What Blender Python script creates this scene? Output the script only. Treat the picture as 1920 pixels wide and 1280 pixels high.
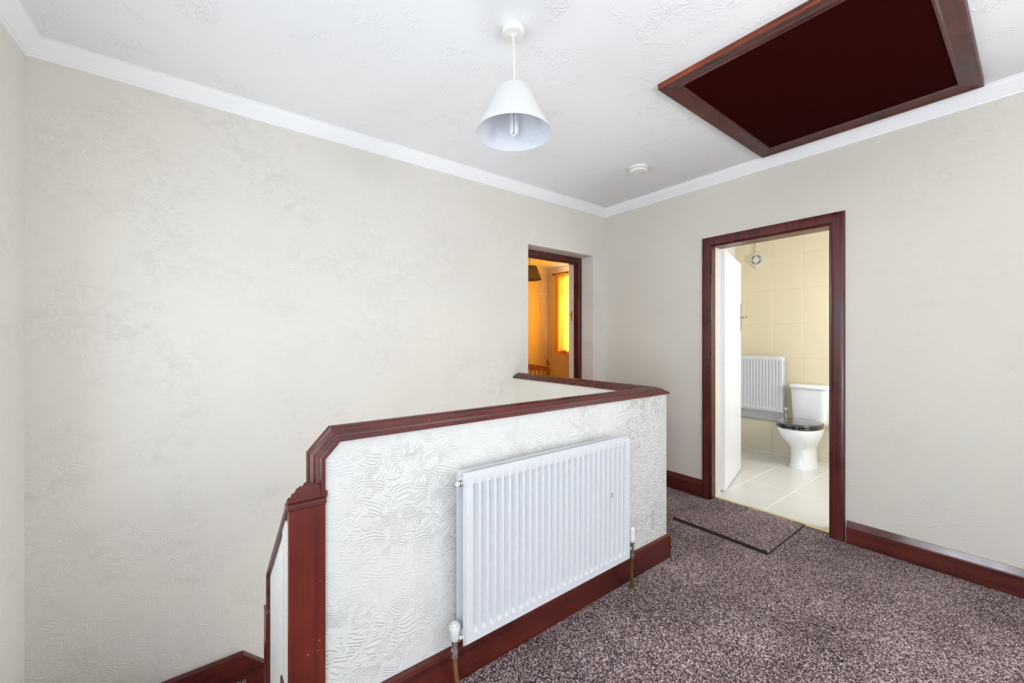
import bpy, bmesh, math, random
from mathutils import Vector, Matrix
from math import pi, sin, cos, radians
random.seed(7)
scene = bpy.context.scene
C = scene.collection
for o in list(bpy.data.objects):
    bpy.data.objects.remove(o)

# ------------------------------------------------------------------ camera
cam = bpy.data.objects.new('camera', bpy.data.cameras.new('camera'))
C.objects.link(cam)
cam.location = (0, 0, 1.24)
cam.rotation_euler = (pi / 2, 0, -math.atan2(585.6, 761.4))
cam.data.sensor_width = 36
cam.data.lens = 761.4 / 1920 * 36
cam.data.shift_y = -3.25 / 1920
cam.data.clip_start = 0.02
scene.camera = cam

# ------------------------------------------------------------------ world, light, exposure
scene.view_settings.view_transform = 'Standard'
scene.view_settings.look = 'None'
scene.view_settings.exposure = -0.08
scene.view_settings.gamma = 1
scene.view_settings.use_curve_mapping = False
w = bpy.data.worlds.new('sky'); scene.world = w
w.use_nodes = True
bg = w.node_tree.nodes['Background']
bg.inputs[0].default_value = (0.80, 0.90, 1.0, 1)
bg.inputs[1].default_value = 0.9


def area(name, loc, target, sx, sy, power, col):
    l = bpy.data.lights.new(name, 'AREA')
    l.shape = 'RECTANGLE'; l.size = sx; l.size_y = sy
    l.energy = power; l.color = col
    o = bpy.data.objects.new(name, l); C.objects.link(o)
    o.location = loc
    o.rotation_euler = (Vector(target) - Vector(loc)).to_track_quat('-Z', 'Y').to_euler()
    return o


# daylight that comes through the landing windows (left and right ones added), the bathroom window and the bedroom window
area('daylight_landing_window', (0.90, -1.12, 1.15), (0.90, 1.2, 1.25), 2.2, 1.75, 15, (0.92, 0.96, 1.0))
area('added_right_window_light', (3.42, -0.66, 1.25), (-0.6, 1.1, 1.0), 0.50, 1.7, 20, (0.92, 0.965, 1.0))  # added light from an unseen window, brightens the left wall
area('added_left_window_light', (-0.97, -0.45, 1.00), (3.1, 0.1, 0.80), 0.80, 1.3, 48, (0.78, 0.89, 1.0))  # added light from an unseen window, brightens the right wall low down
area('daylight_stair_window', (-0.87, 0.55, 2.06), (1.5, 0.55, 1.86), 0.80, 0.46, 13, (0.80, 0.90, 1.0))
area('daylight_half_landing_window', (-0.88, 1.75, 1.15), (3.1, 1.3, 0.9), 0.85, 1.35, 14, (0.80, 0.90, 1.0))
area('stairwell_fill_light', (1.32, 2.05, -1.02), (1.45, 2.0, 2.5), 1.2, 0.9, 23, (0.90, 0.95, 1.0))  # added unseen fill in the stairwell, lifts the ceiling and back wall
area('daylight_bathroom_window', (4.1, -0.42, 1.55), (4.1, 1.5, 0.9), 1.0, 1.1, 42, (0.95, 0.975, 1.0))
area('daylight_bedroom_window', (5.24, 4.40, 1.70), (4.0, 4.40, 1.6), 1.15, 1.25, 85, (1.0, 0.95, 0.86))
# added fill lamp that lifts the far corner of the ceiling
area('ceiling_fill_light', (1.3, -0.5, 1.7), (1.9, 1.6, 2.5), 0.4, 0.3, 10, (1.0, 0.985, 0.96))


# ------------------------------------------------------------------ node helpers
def lin(r, g, b):
    f = lambda c: (c / 255 / 12.92) if c / 255 <= 0.04045 else ((c / 255 + 0.055) / 1.055) ** 2.4
    return (f(r), f(g), f(b), 1)


class NT:
    def __init__(s, name):
        s.m = bpy.data.materials.new(name); s.m.use_nodes = True
        s.t = s.m.node_tree; s.b = s.t.nodes['Principled BSDF']
        s.out = s.t.nodes['Material Output']

    def n(s, typ, ins=None, **kw):
        x = s.t.nodes.new(typ)
        for k, v in kw.items():
            setattr(x, k, v)
        for k, v in (ins or {}).items():
            if hasattr(v, 'is_linked') or isinstance(v, bpy.types.NodeSocket):
                s.t.links.new(v, x.inputs[k])
            else:
                x.inputs[k].default_value = v
        return x

    def math(s, op, a, b=0.0, c=None):
        d = {0: a, 1: b}
        if c is not None: d[2] = c
        return s.n('ShaderNodeMath', d, operation=op).outputs[0]

    def ramp(s, fac, stops, interp='LINEAR'):
        r = s.n('ShaderNodeValToRGB', {0: fac})
        e = r.color_ramp; e.interpolation = interp
        while len(e.elements) < len(stops): e.elements.new(0.5)
        for el, (p, c) in zip(e.elements, stops):
            el.position = p; el.color = c
        return r.outputs[0]

    def set(s, **kw):
        for k, v in kw.items():
            k = k.replace('_', ' ')
            if isinstance(v, bpy.types.NodeSocket): s.t.links.new(v, s.b.inputs[k])
            else: s.b.inputs[k].default_value = v
        return s

    def bump(s, h, strength=1.0, dist=0.001, normal=None):
        d = {'Height': h, 'Strength': strength, 'Distance': dist}
        if normal is not None: d['Normal'] = normal
        return s.n('ShaderNodeBump', d).outputs[0]


def pos(nt):
    return nt.n('ShaderNodeNewGeometry').outputs['Position']


def plain(name, col, rough=0.5, metal=0.0, bump=0.0, bscale=60, coat=0.0, spec=0.5, var=0.96):
    nt = NT(name)
    p = pos(nt)
    nz = nt.n('ShaderNodeTexNoise', {'Vector': p, 'Scale': bscale, 'Detail': 3.0})
    d = tuple(c * var for c in col[:3]) + (1,)
    nt.set(Base_Color=nt.ramp(nz.outputs[0], [(0.3, d), (0.7, col)]), Roughness=rough, Metallic=metal,
           Coat_Weight=coat, Coat_Roughness=0.12, Specular_IOR_Level=spec)
    if bump: nt.set(Normal=nt.bump(nz.outputs[0], 0.5, bump))
    return nt.m


def wallpaper(name, col, axis, relief=0.0022, motif=0.17, rough_relief=0.0008, stip=0.0):
    """embossed floral paper: feathery leaf strokes round scattered flower centres"""
    nt = NT(name)
    p = pos(nt)
    sx = nt.n('ShaderNodeSeparateXYZ', {0: p})
    u = sx.outputs[0] if axis == 'X' else sx.outputs[1]
    z = sx.outputs[2]
    uv = nt.n('ShaderNodeCombineXYZ', {0: u, 1: z}).outputs[0]
    total = None
    for (sc, fz, fu, warp, gs, off, amp) in ((7.0, 105.0, 25.0, 26.0, 24.0, 0.0, 1.0), (8.0, -50.0, 75.0, 22.0, 22.0, 3.7, 0.8)):
        pv = nt.n('ShaderNodeVectorMath', {0: uv, 1: (off, off * 1.7, 0)}, operation='ADD').outputs[0]
        nz = nt.n('ShaderNodeTexNoise', {'Vector': pv, 'Scale': sc, 'Detail': 1.0}, noise_dimensions='2D').outputs[0]
        ph = nt.math('ADD', nt.math('MULTIPLY', z, fz * 6.2832), nt.math('MULTIPLY', u, fu * 6.2832))
        ph = nt.math('ADD', ph, nt.math('MULTIPLY', nz, warp * 2.2))
        wv = nt.math('POWER', nt.math('MULTIPLY_ADD', nt.math('SINE', ph), 0.5, 0.5), 1.6)
        g = nt.n('ShaderNodeTexNoise', {'Vector': pv, 'Scale': gs, 'Detail': 0.5, 'Distortion': 0.9}, noise_dimensions='2D').outputs[0]
        g = nt.n('ShaderNodeMapRange', {0: g, 1: 0.47, 2: 0.58, 3: 0.0, 4: 1.0}).outputs[0]
        h = nt.math('MULTIPLY', nt.math('MULTIPLY', wv, g), amp)
        if total is None: total, g1 = h, g
        else: total = nt.math('ADD', total, nt.math('MULTIPLY', h, nt.math('SUBTRACT', 1.0, g1)))
    # outlined petals round scattered flower centres
    v = nt.n('ShaderNodeTexVoronoi', {'Vector': uv, 'Scale': 1 / motif, 'Randomness': 0.5}, voronoi_dimensions='2D')
    scd = nt.n('ShaderNodeVectorMath', {0: uv, 1: v.outputs['Position']}, operation='SUBTRACT').outputs[0]
    s2 = nt.n('ShaderNodeSeparateXYZ', {0: scd})
    ang = nt.math('ARCTAN2', s2.outputs[1], s2.outputs[0])
    r = v.outputs['Distance']
    edge = nt.math('ADD', nt.math('MULTIPLY', r, 44.0), nt.math('MULTIPLY', nt.math('SINE', nt.math('MULTIPLY', ang, 6.0)), 1.5))
    pet = nt.math('POWER', nt.math('MULTIPLY_ADD', nt.math('SINE', edge), 0.5, 0.5), 2.5)
    msk = nt.n('ShaderNodeMapRange', {0: r, 1: 0.36, 2: 0.26, 3: 0.0, 4: 0.8}).outputs[0]
    total = nt.math('MAXIMUM', total, nt.math('MULTIPLY', nt.math('MULTIPLY', pet, msk), nt.math('SUBTRACT', 1.0, g1)))
    patch = nt.n('ShaderNodeTexNoise', {'Vector': uv, 'Scale': 2.6, 'Detail': 1.0}, noise_dimensions='2D').outputs[0]
    patch = nt.n('ShaderNodeMapRange', {0: patch, 1: 0.36, 2: 0.62, 3: 0.35, 4: 1.0}).outputs[0]
    total = nt.math('MULTIPLY', total, patch)
    fine = nt.n('ShaderNodeTexNoise', {'Vector': p, 'Scale': 170.0, 'Detail': 2.0}).outputs[0]
    b1 = nt.bump(total, 0.8, relief)
    b2 = nt.bump(fine, 0.6, rough_relief, b1)
    if stip:
        gate = nt.n('ShaderNodeMapRange', {0: u, 1: 1.60, 2: 1.80, 3: 0.0, 4: 1.0}).outputs[0]
        s3 = nt.n('ShaderNodeTexNoise', {'Vector': p, 'Scale': 62.0, 'Detail': 2.0, 'Distortion': 0.6}).outputs[0]
        b2 = nt.bump(nt.math('MULTIPLY', s3, gate), 0.9, stip, b2)
    big = nt.n('ShaderNodeTexNoise', {'Vector': p, 'Scale': 1.3, 'Detail': 3.0}).outputs[0]
    d = tuple(c * 0.965 for c in col[:3]) + (1,)
    nt.set(Base_Color=nt.ramp(big, [(0.35, d), (0.65, col)]), Roughness=0.62, Normal=b2, Specular_IOR_Level=0.3)
    return nt.m


def wood(name, axis, base=(96, 34, 26), dark=(52, 14, 10), gloss=0.24, warm=0.0, chips=True, spec=0.5):
    nt = NT(name)
    p = pos(nt)
    sc = {'X': (1.2, 40, 40), 'Y': (40, 1.2, 40), 'Z': (40, 40, 1.2), 'D': (14, 14, 14)}[axis]
    mp = nt.n('ShaderNodeMapping', {'Vector': p, 'Scale': sc}).outputs[0]
    n1 = nt.n('ShaderNodeTexNoise', {'Vector': mp, 'Scale': 1.0, 'Detail': 5.0, 'Distortion': 0.0}).outputs[0]
    n2 = nt.n('ShaderNodeTexNoise', {'Vector': p, 'Scale': 5.0, 'Detail': 3.0}).outputs[0]
    mix = nt.math('ADD', nt.math('MULTIPLY', n1, 0.65), nt.math('MULTIPLY', n2, 0.35))
    if warm:
        stops = [(0.30, lin(*dark)), (0.48, lin(*base)), (0.72, lin(176, 84, 34))]
    else:
        stops = [(0.32, lin(*dark)), (0.58, lin(*base)), (0.8, lin(base[0] * 1.18, base[1] * 1.25, base[2] * 1.2))]
    col = nt.ramp(mix, stops)
    if chips:
        v = nt.n('ShaderNodeTexVoronoi', {'Vector': p, 'Scale': 38.0, 'Randomness': 1.0})
        nn = nt.n('ShaderNodeTexNoise', {'Vector': p, 'Scale': 7.0}).outputs[0]
        chip = nt.math('LESS_THAN', v.outputs['Distance'], nt.math('MULTIPLY_ADD', nn, 0.30, -0.115))
        m = nt.n('ShaderNodeMix', {0: chip}, data_type='RGBA')
        nt.t.links.new(col, m.inputs[6]); m.inputs[7].default_value = lin(178, 120, 102)
        col = m.outputs[2]
    rg = nt.n('ShaderNodeMapRange', {0: n2, 1: 0.3, 2: 0.7, 3: gloss, 4: gloss + 0.14}).outputs[0]
    nt.set(Base_Color=col, Roughness=rg, Normal=nt.bump(n1, 0.18, 0.0008), Specular_IOR_Level=spec)
    return nt.m


def carpet(name, tint=1.0, axis_patch=True):
    nt = NT(name)
    p = pos(nt)
    jig = nt.n('ShaderNodeTexNoise', {'Vector': p, 'Scale': 260.0, 'Detail': 1.0})
    o = nt.n('ShaderNodeVectorMath', {0: jig.outputs['Color'], 'Scale': 0.006}, operation='SCALE').outputs[0]
    pj = nt.n('ShaderNodeVectorMath', {0: p, 1: o}, operation='ADD').outputs[0]
    v = nt.n('ShaderNodeTexVoronoi', {'Vector': pj, 'Scale': 235.0, 'Randomness': 1.0})
    rnd = nt.n('ShaderNodeSeparateColor', {0: v.outputs['Color']}).outputs[0]
    n2 = nt.n('ShaderNodeTexNoise', {'Vector': p, 'Scale': 130.0, 'Detail': 2.0}).outputs[0]
    f = nt.math('ADD', nt.math('MULTIPLY', rnd, 0.55), nt.math('MULTIPLY', n2, 0.45))
    big = nt.n('ShaderNodeTexNoise', {'Vector': p, 'Scale': 2.3, 'Detail': 4.0, 'Roughness': 0.6}).outputs[0]
    f = nt.math('ADD', f, nt.n('ShaderNodeMapRange', {0: big, 1: 0.3, 2: 0.7, 3: -0.07, 4: 0.06}).outputs[0])
    c = lambda r, g, b: tuple(x * tint for x in lin(r, g, b)[:3]) + (1,)
    col = nt.ramp(f, [(0.24, c(38, 22, 21)), (0.42, c(92, 70, 68)), (0.57, c(140, 116, 114)), (0.78, c(228, 208, 207))])
    nt.set(Base_Color=col, Roughness=0.95, Specular_IOR_Level=0.1, Sheen_Weight=0.12, Sheen_Roughness=0.5,
           Sheen_Tint=(0.85, 0.8, 1.0, 1), Normal=nt.bump(f, 0.9, 0.006))
    return nt.m


def ceiling_mat():
    nt = NT('ceiling_textured_paint')
    p = pos(nt)
    n1 = nt.n('ShaderNodeTexNoise', {'Vector': p, 'Scale': 4.0, 'Detail': 5.0, 'Distortion': 1.6}).outputs[0]
    wv = nt.n('ShaderNodeTexWave', {'Vector': p, 'Scale': 13.0, 'Distortion': 18.0, 'Detail': 3.0, 'Detail Scale': 1.4}).outputs['Fac']
    gate = nt.n('ShaderNodeMapRange', {0: n1, 1: 0.48, 2: 0.66, 3: 0.0, 4: 1.0}).outputs[0]
    h = nt.math('MULTIPLY', nt.math('POWER', wv, 3.0), gate)
    b = nt.bump(h, 0.8, 0.0022)
    n3 = nt.n('ShaderNodeTexNoise', {'Vector': p, 'Scale': 90.0, 'Detail': 2.0}).outputs[0]
    nt.set(Base_Color=lin(234, 234, 235), Roughness=0.7, Normal=nt.bump(n3, 0.4, 0.0008, b), Specular_IOR_Level=0.25)
    return nt.m


M = {}
CREAM = (216, 206, 191)
M['paper_x'] = wallpaper('embossed_cream_wallpaper', lin(227, 221, 213), 'X', 0.0016)
M['paper_y'] = wallpaper('smooth_cream_wallpaper', lin(217, 211, 200), 'Y', 0.0009, rough_relief=0.0006)
M['paper_left'] = wallpaper('left_cream_wallpaper', lin(228, 224, 217), 'Y', 0.0014)
M['paper_low'] = wallpaper('embossed_white_wallpaper', lin(226, 224, 220), 'X', 0.0030, 0.17, 0.0009, stip=0.012)
M['ceiling'] = ceiling_mat()
M['cornice'] = plain('white_cornice_paint', lin(242, 242, 243), 0.5, var=0.985)
M['wood_x'] = wood('mahogany_stain_along_x', 'X')
M['wood_y'] = wood('mahogany_stain_along_y', 'Y')
M['wood_gloss'] = wood('glossy_mahogany_baseboard', 'Y', gloss=0.10, spec=1.0)
M['wood_z'] = wood('mahogany_stain_upright', 'Z', base=(112, 38, 28), dark=(70, 20, 14))
M['wood_frame'] = wood('mahogany_door_frame_stain', 'Z', base=(92, 36, 32), dark=(50, 17, 16), chips=False)
M['wood_cap'] = wood('mahogany_capping_stain', 'X', base=(98, 42, 36), dark=(54, 20, 18), gloss=0.22)
M['wood_hatch'] = wood('hatch_frame_stain', 'D', base=(84, 36, 30), dark=(52, 18, 15), gloss=0.30, chips=False)
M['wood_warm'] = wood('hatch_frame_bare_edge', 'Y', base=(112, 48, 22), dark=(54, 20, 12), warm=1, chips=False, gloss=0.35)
M['hatch_panel'] = plain('dark_maroon_board', (0.026, 0.0022, 0.0016, 1), 0.9, spec=0.02)
M['carpet'] = carpet('mauve_brown_twist_carpet')
M['carpet_edge'] = plain('carpet_backing_dark', lin(46, 32, 26), 0.95, bump=0.004, bscale=300)
M['rad'] = plain('white_radiator_enamel', lin(221, 222, 225), 0.28, coat=0.2)
M['plastic'] = plain('white_plastic', lin(232, 232, 228), 0.4)
M['plastic_cream'] = plain('cream_plastic', lin(226, 222, 204), 0.4)
M['chrome'] = plain('chrome', (0.75, 0.75, 0.76, 1), 0.16, metal=1.0)
M['steel'] = plain('aged_nickel', (0.42, 0.41, 0.38, 1), 0.32, metal=1.0)
M['dark'] = plain('dark_slot', lin(38, 40, 40), 0.7)
M['copper'] = plain('paint_flecked_copper_pipe', lin(168, 118, 74), 0.38, metal=0.55, bscale=120)
M['copper_dark'] = plain('tarnished_copper_pipe', lin(122, 88, 50), 0.4, metal=0.55, bscale=120)
M['brass'] = plain('brass', (0.66, 0.46, 0.17, 1), 0.3, metal=1.0)
M['brass_strip'] = plain('brass_threshold', (0.80, 0.68, 0.32, 1), 0.35, metal=0.8)
M['door_white'] = plain('white_gloss_paint', lin(244, 244, 246), 0.3)
M['ceramic'] = plain('white_ceramic', lin(240, 242, 243), 0.07, coat=0.6)
M['seat_black'] = plain('black_gloss_seat', lin(26, 27, 30), 0.08, coat=1.0)
M['tile_wall'] = plain('beige_wall_tile', lin(234, 220, 188), 0.32, bscale=4)
M['tile_low'] = plain('beige_low_wall_tile', lin(222, 212, 188), 0.25, bscale=4)
M['tile_floor'] = plain('pale_stone_floor_tile', lin(222, 219, 212), 0.22, bscale=5)
M['grout'] = plain('pale_grout', lin(240, 237, 229), 0.8)
M['grout_wall'] = plain('beige_wall_grout', lin(226, 212, 182), 0.8)
M['bath_paint'] = plain('bathroom_white_paint', lin(236, 233, 224), 0.6)
M['shadow_strip'] = plain('grey_shadow_strip', lin(226, 226, 228), 0.6)  # grey stands for the shadow under the bathroom radiator
M['bed_wall'] = plain('bedroom_peach_paint', lin(238, 220, 190), 0.7)
M['bed_white'] = plain('bedroom_white_paint', lin(240, 232, 222), 0.6)
M['pine'] = wood('orange_pine', 'D', base=(196, 128, 54), dark=(150, 84, 26), chips=False, gloss=0.35)
M['bed_carpet'] = plain('bedroom_carpet', lin(150, 112, 80), 0.95)
M['pole'] = plain('dark_curtain_pole', lin(58, 34, 22), 0.4)
M['liner'] = plain('shade_inner_liner', lin(214, 218, 226), 0.55)
M['bulb'] = plain('unlit_fluorescent_tube', lin(238, 238, 244), 0.12, coat=0.6)
M['lampholder'] = plain('lampholder_plastic', lin(206, 206, 178), 0.45)
M['seat_mark'] = plain('scuff_paint', lin(90, 92, 96), 0.6)


def fabric(name, col, trans=0.35, weave=500):
    nt = NT(name)
    p = pos(nt)
    nz = nt.n('ShaderNodeTexNoise', {'Vector': p, 'Scale': weave, 'Detail': 2.0}).outputs[0]
    nt.set(Base_Color=col, Roughness=0.9, Specular_IOR_Level=0.1, Normal=nt.bump(nz, 0.4, 0.0006))
    tr = nt.n('ShaderNodeBsdfTranslucent', {'Color': col})
    mx = nt.n('ShaderNodeMixShader', {0: trans, 1: nt.b.outputs[0], 2: tr.outputs[0]})
    nt.t.links.new(mx.outputs[0], nt.out.inputs[0])
    return nt.m


M['shade'] = fabric('white_lampshade_fabric', lin(240, 239, 237), 0.30)
M['shade_green'] = fabric('olive_lampshade_fabric', lin(176, 158, 110), 0.2)
M['curtain'] = fabric('golden_yellow_curtain', lin(250, 188, 66), 0.5, 200)
gl = NT('window_glass')
gl.set(Base_Color=(1, 1, 1, 1), Roughness=0.0, Transmission_Weight=1.0, IOR=1.05)
M['glass'] = gl.m


# ------------------------------------------------------------------ mesh helpers
def obj(name, bm, mat, parent=None, smooth=False, kind=None, angle=35):
    bmesh.ops.remove_doubles(bm, verts=bm.verts, dist=1e-6)
    bmesh.ops.recalc_face_normals(bm, faces=bm.faces)
    me = bpy.data.meshes.new(name); bm.to_mesh(me); bm.free()
    mats = mat if isinstance(mat, (list, tuple)) else [mat]
    for m in mats: me.materials.append(m)
    if smooth:
        for f in me.polygons: f.use_smooth = True
        me.set_sharp_from_angle(angle=radians(angle))
    o = bpy.data.objects.new(name, me); C.objects.link(o)
    if parent is not None: o.parent = parent
    if kind: o['kind'] = kind
    return o


def localise(root, *parts):
    """give child meshes coordinates relative to the root Empty"""
    for o in parts:
        o.location = -Vector(root.location)


def thing(name, label, cat, loc=(0, 0, 0), group=None):
    o = bpy.data.objects.new(name, None); C.objects.link(o)
    o.location = loc; o.empty_display_size = 0.1
    o['label'] = label; o['category'] = cat
    if group: o['group'] = group
    return o


def child(name, bm, mat, root, **kw):
    """world-space geometry attached to a root Empty"""
    o = obj(name, bm, mat, root, **kw)
    p = root; off = Vector((0, 0, 0))
    while p is not None:
        off += p.location; p = p.parent
    o.location = -off
    return o


def sub(name, bm, mat, part, **kw):
    """world-space geometry attached to a part (part carries the offset already)"""
    o = obj(name, bm, mat, part, **kw)
    return o


def struct(o, label=None):
    o['kind'] = 'structure'
    if label: o['label'] = label
    return o


def BM(): return bmesh.new()


def box(bm, x0, x1, y0, y1, z0, z1, bev=0.0, mtx=None, seg=1):
    r = bmesh.ops.create_cube(bm, size=1.0)
    vs = r['verts']
    for v in vs:
        v.co = Vector(((x0 + x1) / 2 + v.co.x * (x1 - x0), (y0 + y1) / 2 + v.co.y * (y1 - y0), (z0 + z1) / 2 + v.co.z * (z1 - z0)))
    if bev:
        es = list({e for v in vs for e in v.link_edges})
        rr = bmesh.ops.bevel(bm, geom=es, offset=bev, segments=seg, affect='EDGES', profile=0.5)
        vs = list({v for f in rr['faces'] for v in f.verts} | {v for v in vs if v.is_valid})
    if mtx is not None:
        bmesh.ops.transform(bm, matrix=mtx, verts=vs)
    return vs


def lathe(bm, prof, centre, n=32, axis='Z', closed=False):
    cx, cy, cz = centre
    rings = []
    for r, h in prof:
        ring = []
        for i in range(n):
            a = 2 * pi * i / n
            if axis == 'Z': co = (cx + r * cos(a), cy + r * sin(a), cz + h)
            elif axis == 'X': co = (cx + h, cy + r * cos(a), cz + r * sin(a))
            else: co = (cx + r * cos(a), cy + h, cz + r * sin(a))
            ring.append(bm.verts.new(co))
        rings.append(ring)
    pairs = list(zip(rings, rings[1:]))
    if closed: pairs.append((rings[-1], rings[0]))
    for a, b in pairs:
        for i in range(n):
            j = (i + 1) % n
            bm.faces.new((a[i], a[j], b[j], b[i]))
    if not closed:
        for ring, (r, h) in ((rings[0], prof[0]), (rings[-1], prof[-1])):
            if r > 1e-5: bm.faces.new(ring)
    return bm


def tube(bm, pts, r, n=12, caps=True):
    pts = [Vector(p) for p in pts]
    rings = []
    up = Vector((0, 0, 1))
    for i, p in enumerate(pts):
        d = (pts[min(i + 1, len(pts) - 1)] - pts[max(i - 1, 0)]).normalized()
        a = d.cross(up)
        if a.length < 0.05: a = d.cross(Vector((0, 1, 0)))
        a.normalize(); b = d.cross(a).normalized()
        rr = r[i] if isinstance(r, (list, tuple)) else r
        rings.append([bm.verts.new(p + a * rr * cos(2 * pi * k / n) + b * rr * sin(2 * pi * k / n)) for k in range(n)])
    for A, B in zip(rings, rings[1:]):
        for k in range(n):
            bm.faces.new((A[k], A[(k + 1) % n], B[(k + 1) % n], B[k]))
    if caps: bm.faces.new(rings[0]); bm.faces.new(rings[-1])
    return bm


def curve_pts(ctrl, steps=8):
    """Catmull-Rom through control points"""
    P = [Vector(c) for c in ctrl]; P = [P[0]] + P + [P[-1]]
    out = []
    for i in range(1, len(P) - 2):
        for s in range(steps):
            t = s / steps
            a, b, c, d = P[i - 1], P[i], P[i + 1], P[i + 2]
            out.append(0.5 * ((2 * b) + (c - a) * t + (2 * a - 5 * b + 4 * c - d) * t * t + (3 * b - a - 3 * c + d) * t ** 3))
    out.append(P[-2]); return out


def sweep(bm, path, sides, ups, prof, closed=False, ends=(None, None)):
    """mitred moulding. path: points; sides/ups: frame per segment; prof: (w, h) loop, closed section"""
    path = [Vector(p) for p in path]
    ns = len(path) if closed else len(path) - 1
    D = [(path[(i + 1) % len(path)] - path[i]).normalized() for i in range(ns)]
    S = [Vector(s).normalized() for s in sides]; U = [Vector(s).normalized() for s in ups]
    rings = []
    for j in range(len(path)):
        if closed: a, b = D[(j - 1) % ns], D[j % ns]; i = j % ns
        else:
            a = D[max(j - 1, 0)]; b = D[min(j, ns - 1)]; i = min(j, ns - 1)
        nrm = (a + b).normalized()
        if not closed and j == 0 and ends[0] is not None: nrm = Vector(ends[0])
        if not closed and j == len(path) - 1 and ends[1] is not None: nrm = Vector(ends[1])
        ring = []
        for (w_, h_) in prof:
            q = path[j] + S[i] * w_ + U[i] * h_
            t = (path[j] - q).dot(nrm) / D[i].dot(nrm)
            ring.append(bm.verts.new(q + D[i] * t))
        rings.append(ring)
    n = len(prof)
    prs = list(zip(rings, rings[1:]))
    if closed: prs.append((rings[-1], rings[0]))
    for A, B in prs:
        for k in range(n):
            bm.faces.new((A[k], A[(k + 1) % n], B[(k + 1) % n], B[k]))
    if not closed: bm.faces.new(rings[0]); bm.faces.new(rings[-1])
    return bm


def wall_holes(bm, axis, p0, p1, u0, u1, z0, z1, holes):
    """slab between p0 and p1 on its thin axis, with rectangular holes (u0,u1,z0,z1)"""
    us = sorted({u0, u1, *[h[0] for h in holes], *[h[1] for h in holes]})
    zs = sorted({z0, z1, *[h[2] for h in holes], *[h[3] for h in holes]})
    us = [u for u in us if u0 <= u <= u1]; zs = [z for z in zs if z0 <= z <= z1]

    def pt(u, p, z): return (u, p, z) if axis == 'X' else (p, u, z)

    def solid(i, j):
        if i < 0 or j < 0 or i >= len(us) - 1 or j >= len(zs) - 1: return False
        a, b = (us[i] + us[i + 1]) / 2, (zs[j] + zs[j + 1]) / 2
        return not any(h[0] < a < h[1] and h[2] < b < h[3] for h in holes)

    def quad(*c): bm.faces.new([bm.verts.new(q) for q in c])
    for i in range(len(us) - 1):
        for j in range(len(zs) - 1):
            if not solid(i, j): continue
            a, b, c, d = us[i], us[i + 1], zs[j], zs[j + 1]
            for p in (p0, p1): quad(pt(a, p, c), pt(b, p, c), pt(b, p, d), pt(a, p, d))
            if not solid(i - 1, j): quad(pt(a, p0, c), pt(a, p1, c), pt(a, p1, d), pt(a, p0, d))
            if not solid(i + 1, j): quad(pt(b, p0, c), pt(b, p1, c), pt(b, p1, d), pt(b, p0, d))
            if not solid(i, j - 1): quad(pt(a, p0, c), pt(b, p0, c), pt(b, p1, c), pt(a, p1, c))
            if not solid(i, j + 1): quad(pt(a, p0, d), pt(b, p0, d), pt(b, p1, d), pt(a, p1, d))
    return bm


X, Y, Z = Vector((1, 0, 0)), Vector((0, 1, 0)), Vector((0, 0, 1))
CEIL = 2.505
YA, XB = 2.60, 3.15
YF = -0.95           # wall behind the camera
XLB = -0.583         # left wall at the back corner
LS = 0.045           # the left wall is slightly out of square
XLF = XLB - LS * (YA - YF)
ZB = -2.75           # lower hall floor

# ------------------------------------------------------------------ structure: walls
bm = BM()
wall_holes(bm, 'X', YA, 2.86, -1.1, 5.6, ZB, CEIL, [(2.169, 2.974, -0.25, 2.038)])
struct(obj('wall_back', bm, M['paper_x']), 'cream embossed wallpapered wall across the stairwell with the deep doorway')
bm = BM()
wall_holes(bm, 'Y', XB, 3.33, YF, YA - 0.0005, -0.3, CEIL - 0.0005, [(0.80, 1.57, -0.3, 1.989), (-0.93, -0.39, 0.38, 2.12)])
struct(obj('wall_right', bm, M['paper_y']), 'beige wall with the mahogany-framed bathroom doorway')
bm = BM()
wall_holes(bm, 'Y', XLB - 0.2, XLB, YF, YA, ZB, CEIL - 0.0005, [(0.12, 0.98, 1.80, 2.30), (-0.87, -0.03, 0.33, 1.67), (1.32, 2.18, 0.48, 1.82)])
for v in bm.verts: v.co.x -= LS * (YA - v.co.y)
struct(obj('wall_left', bm, M['paper_left']), 'cream wallpapered wall at the left edge beside the stairs')
bm = BM()
wall_holes(bm, 'X', YF - 0.12, YF, -1.1, 3.33, -0.3, CEIL, [(-0.25, 2.05, 0.22, 2.08)])
struct(obj('wall_front', bm, M['paper_x']), 'wall behind the camera with a window')
for k, (a, b) in enumerate(((-0.25, 2.05),)):
    wr = bpy.data.objects.new('window_%d' % (k + 1), None); C.objects.link(wr); wr['kind'] = 'structure'
    bm = BM()
    y0, y1 = YF - 0.11, YF - 0.06
    for (x0, x1, z0, z1) in ((a, a + .05, .22, 2.08), (b - .05, b, .22, 2.08), (a + .05, b - .05, .22, .27), (a + .05, b - .05, 2.03, 2.08), ((a + b) / 2 - .025, (a + b) / 2 + .025, .27, 2.03)):
        box(bm, x0, x1, y0, y1, z0, z1)
    child('window_frame', bm, M['door_white'], wr)
    bm = BM(); box(bm, a - .03, b + .03, YF - 0.06, YF + 0.08, .20, .22)
    child('window_sill', bm, M['door_white'], wr)

wr = bpy.data.objects.new('window_2', None); C.objects.link(wr); wr['kind'] = 'structure'
bm = BM()
for (y0, y1, z0, z1) in ((.12, .14, 1.80, 2.30), (.96, .98, 1.80, 2.30), (.14, .96, 1.80, 1.82), (.14, .96, 2.28, 2.30)):
    box(bm, -0.865, -0.825, y0, y1, z0, z1)
child('window_frame', bm, M['door_white'], wr)

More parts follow.
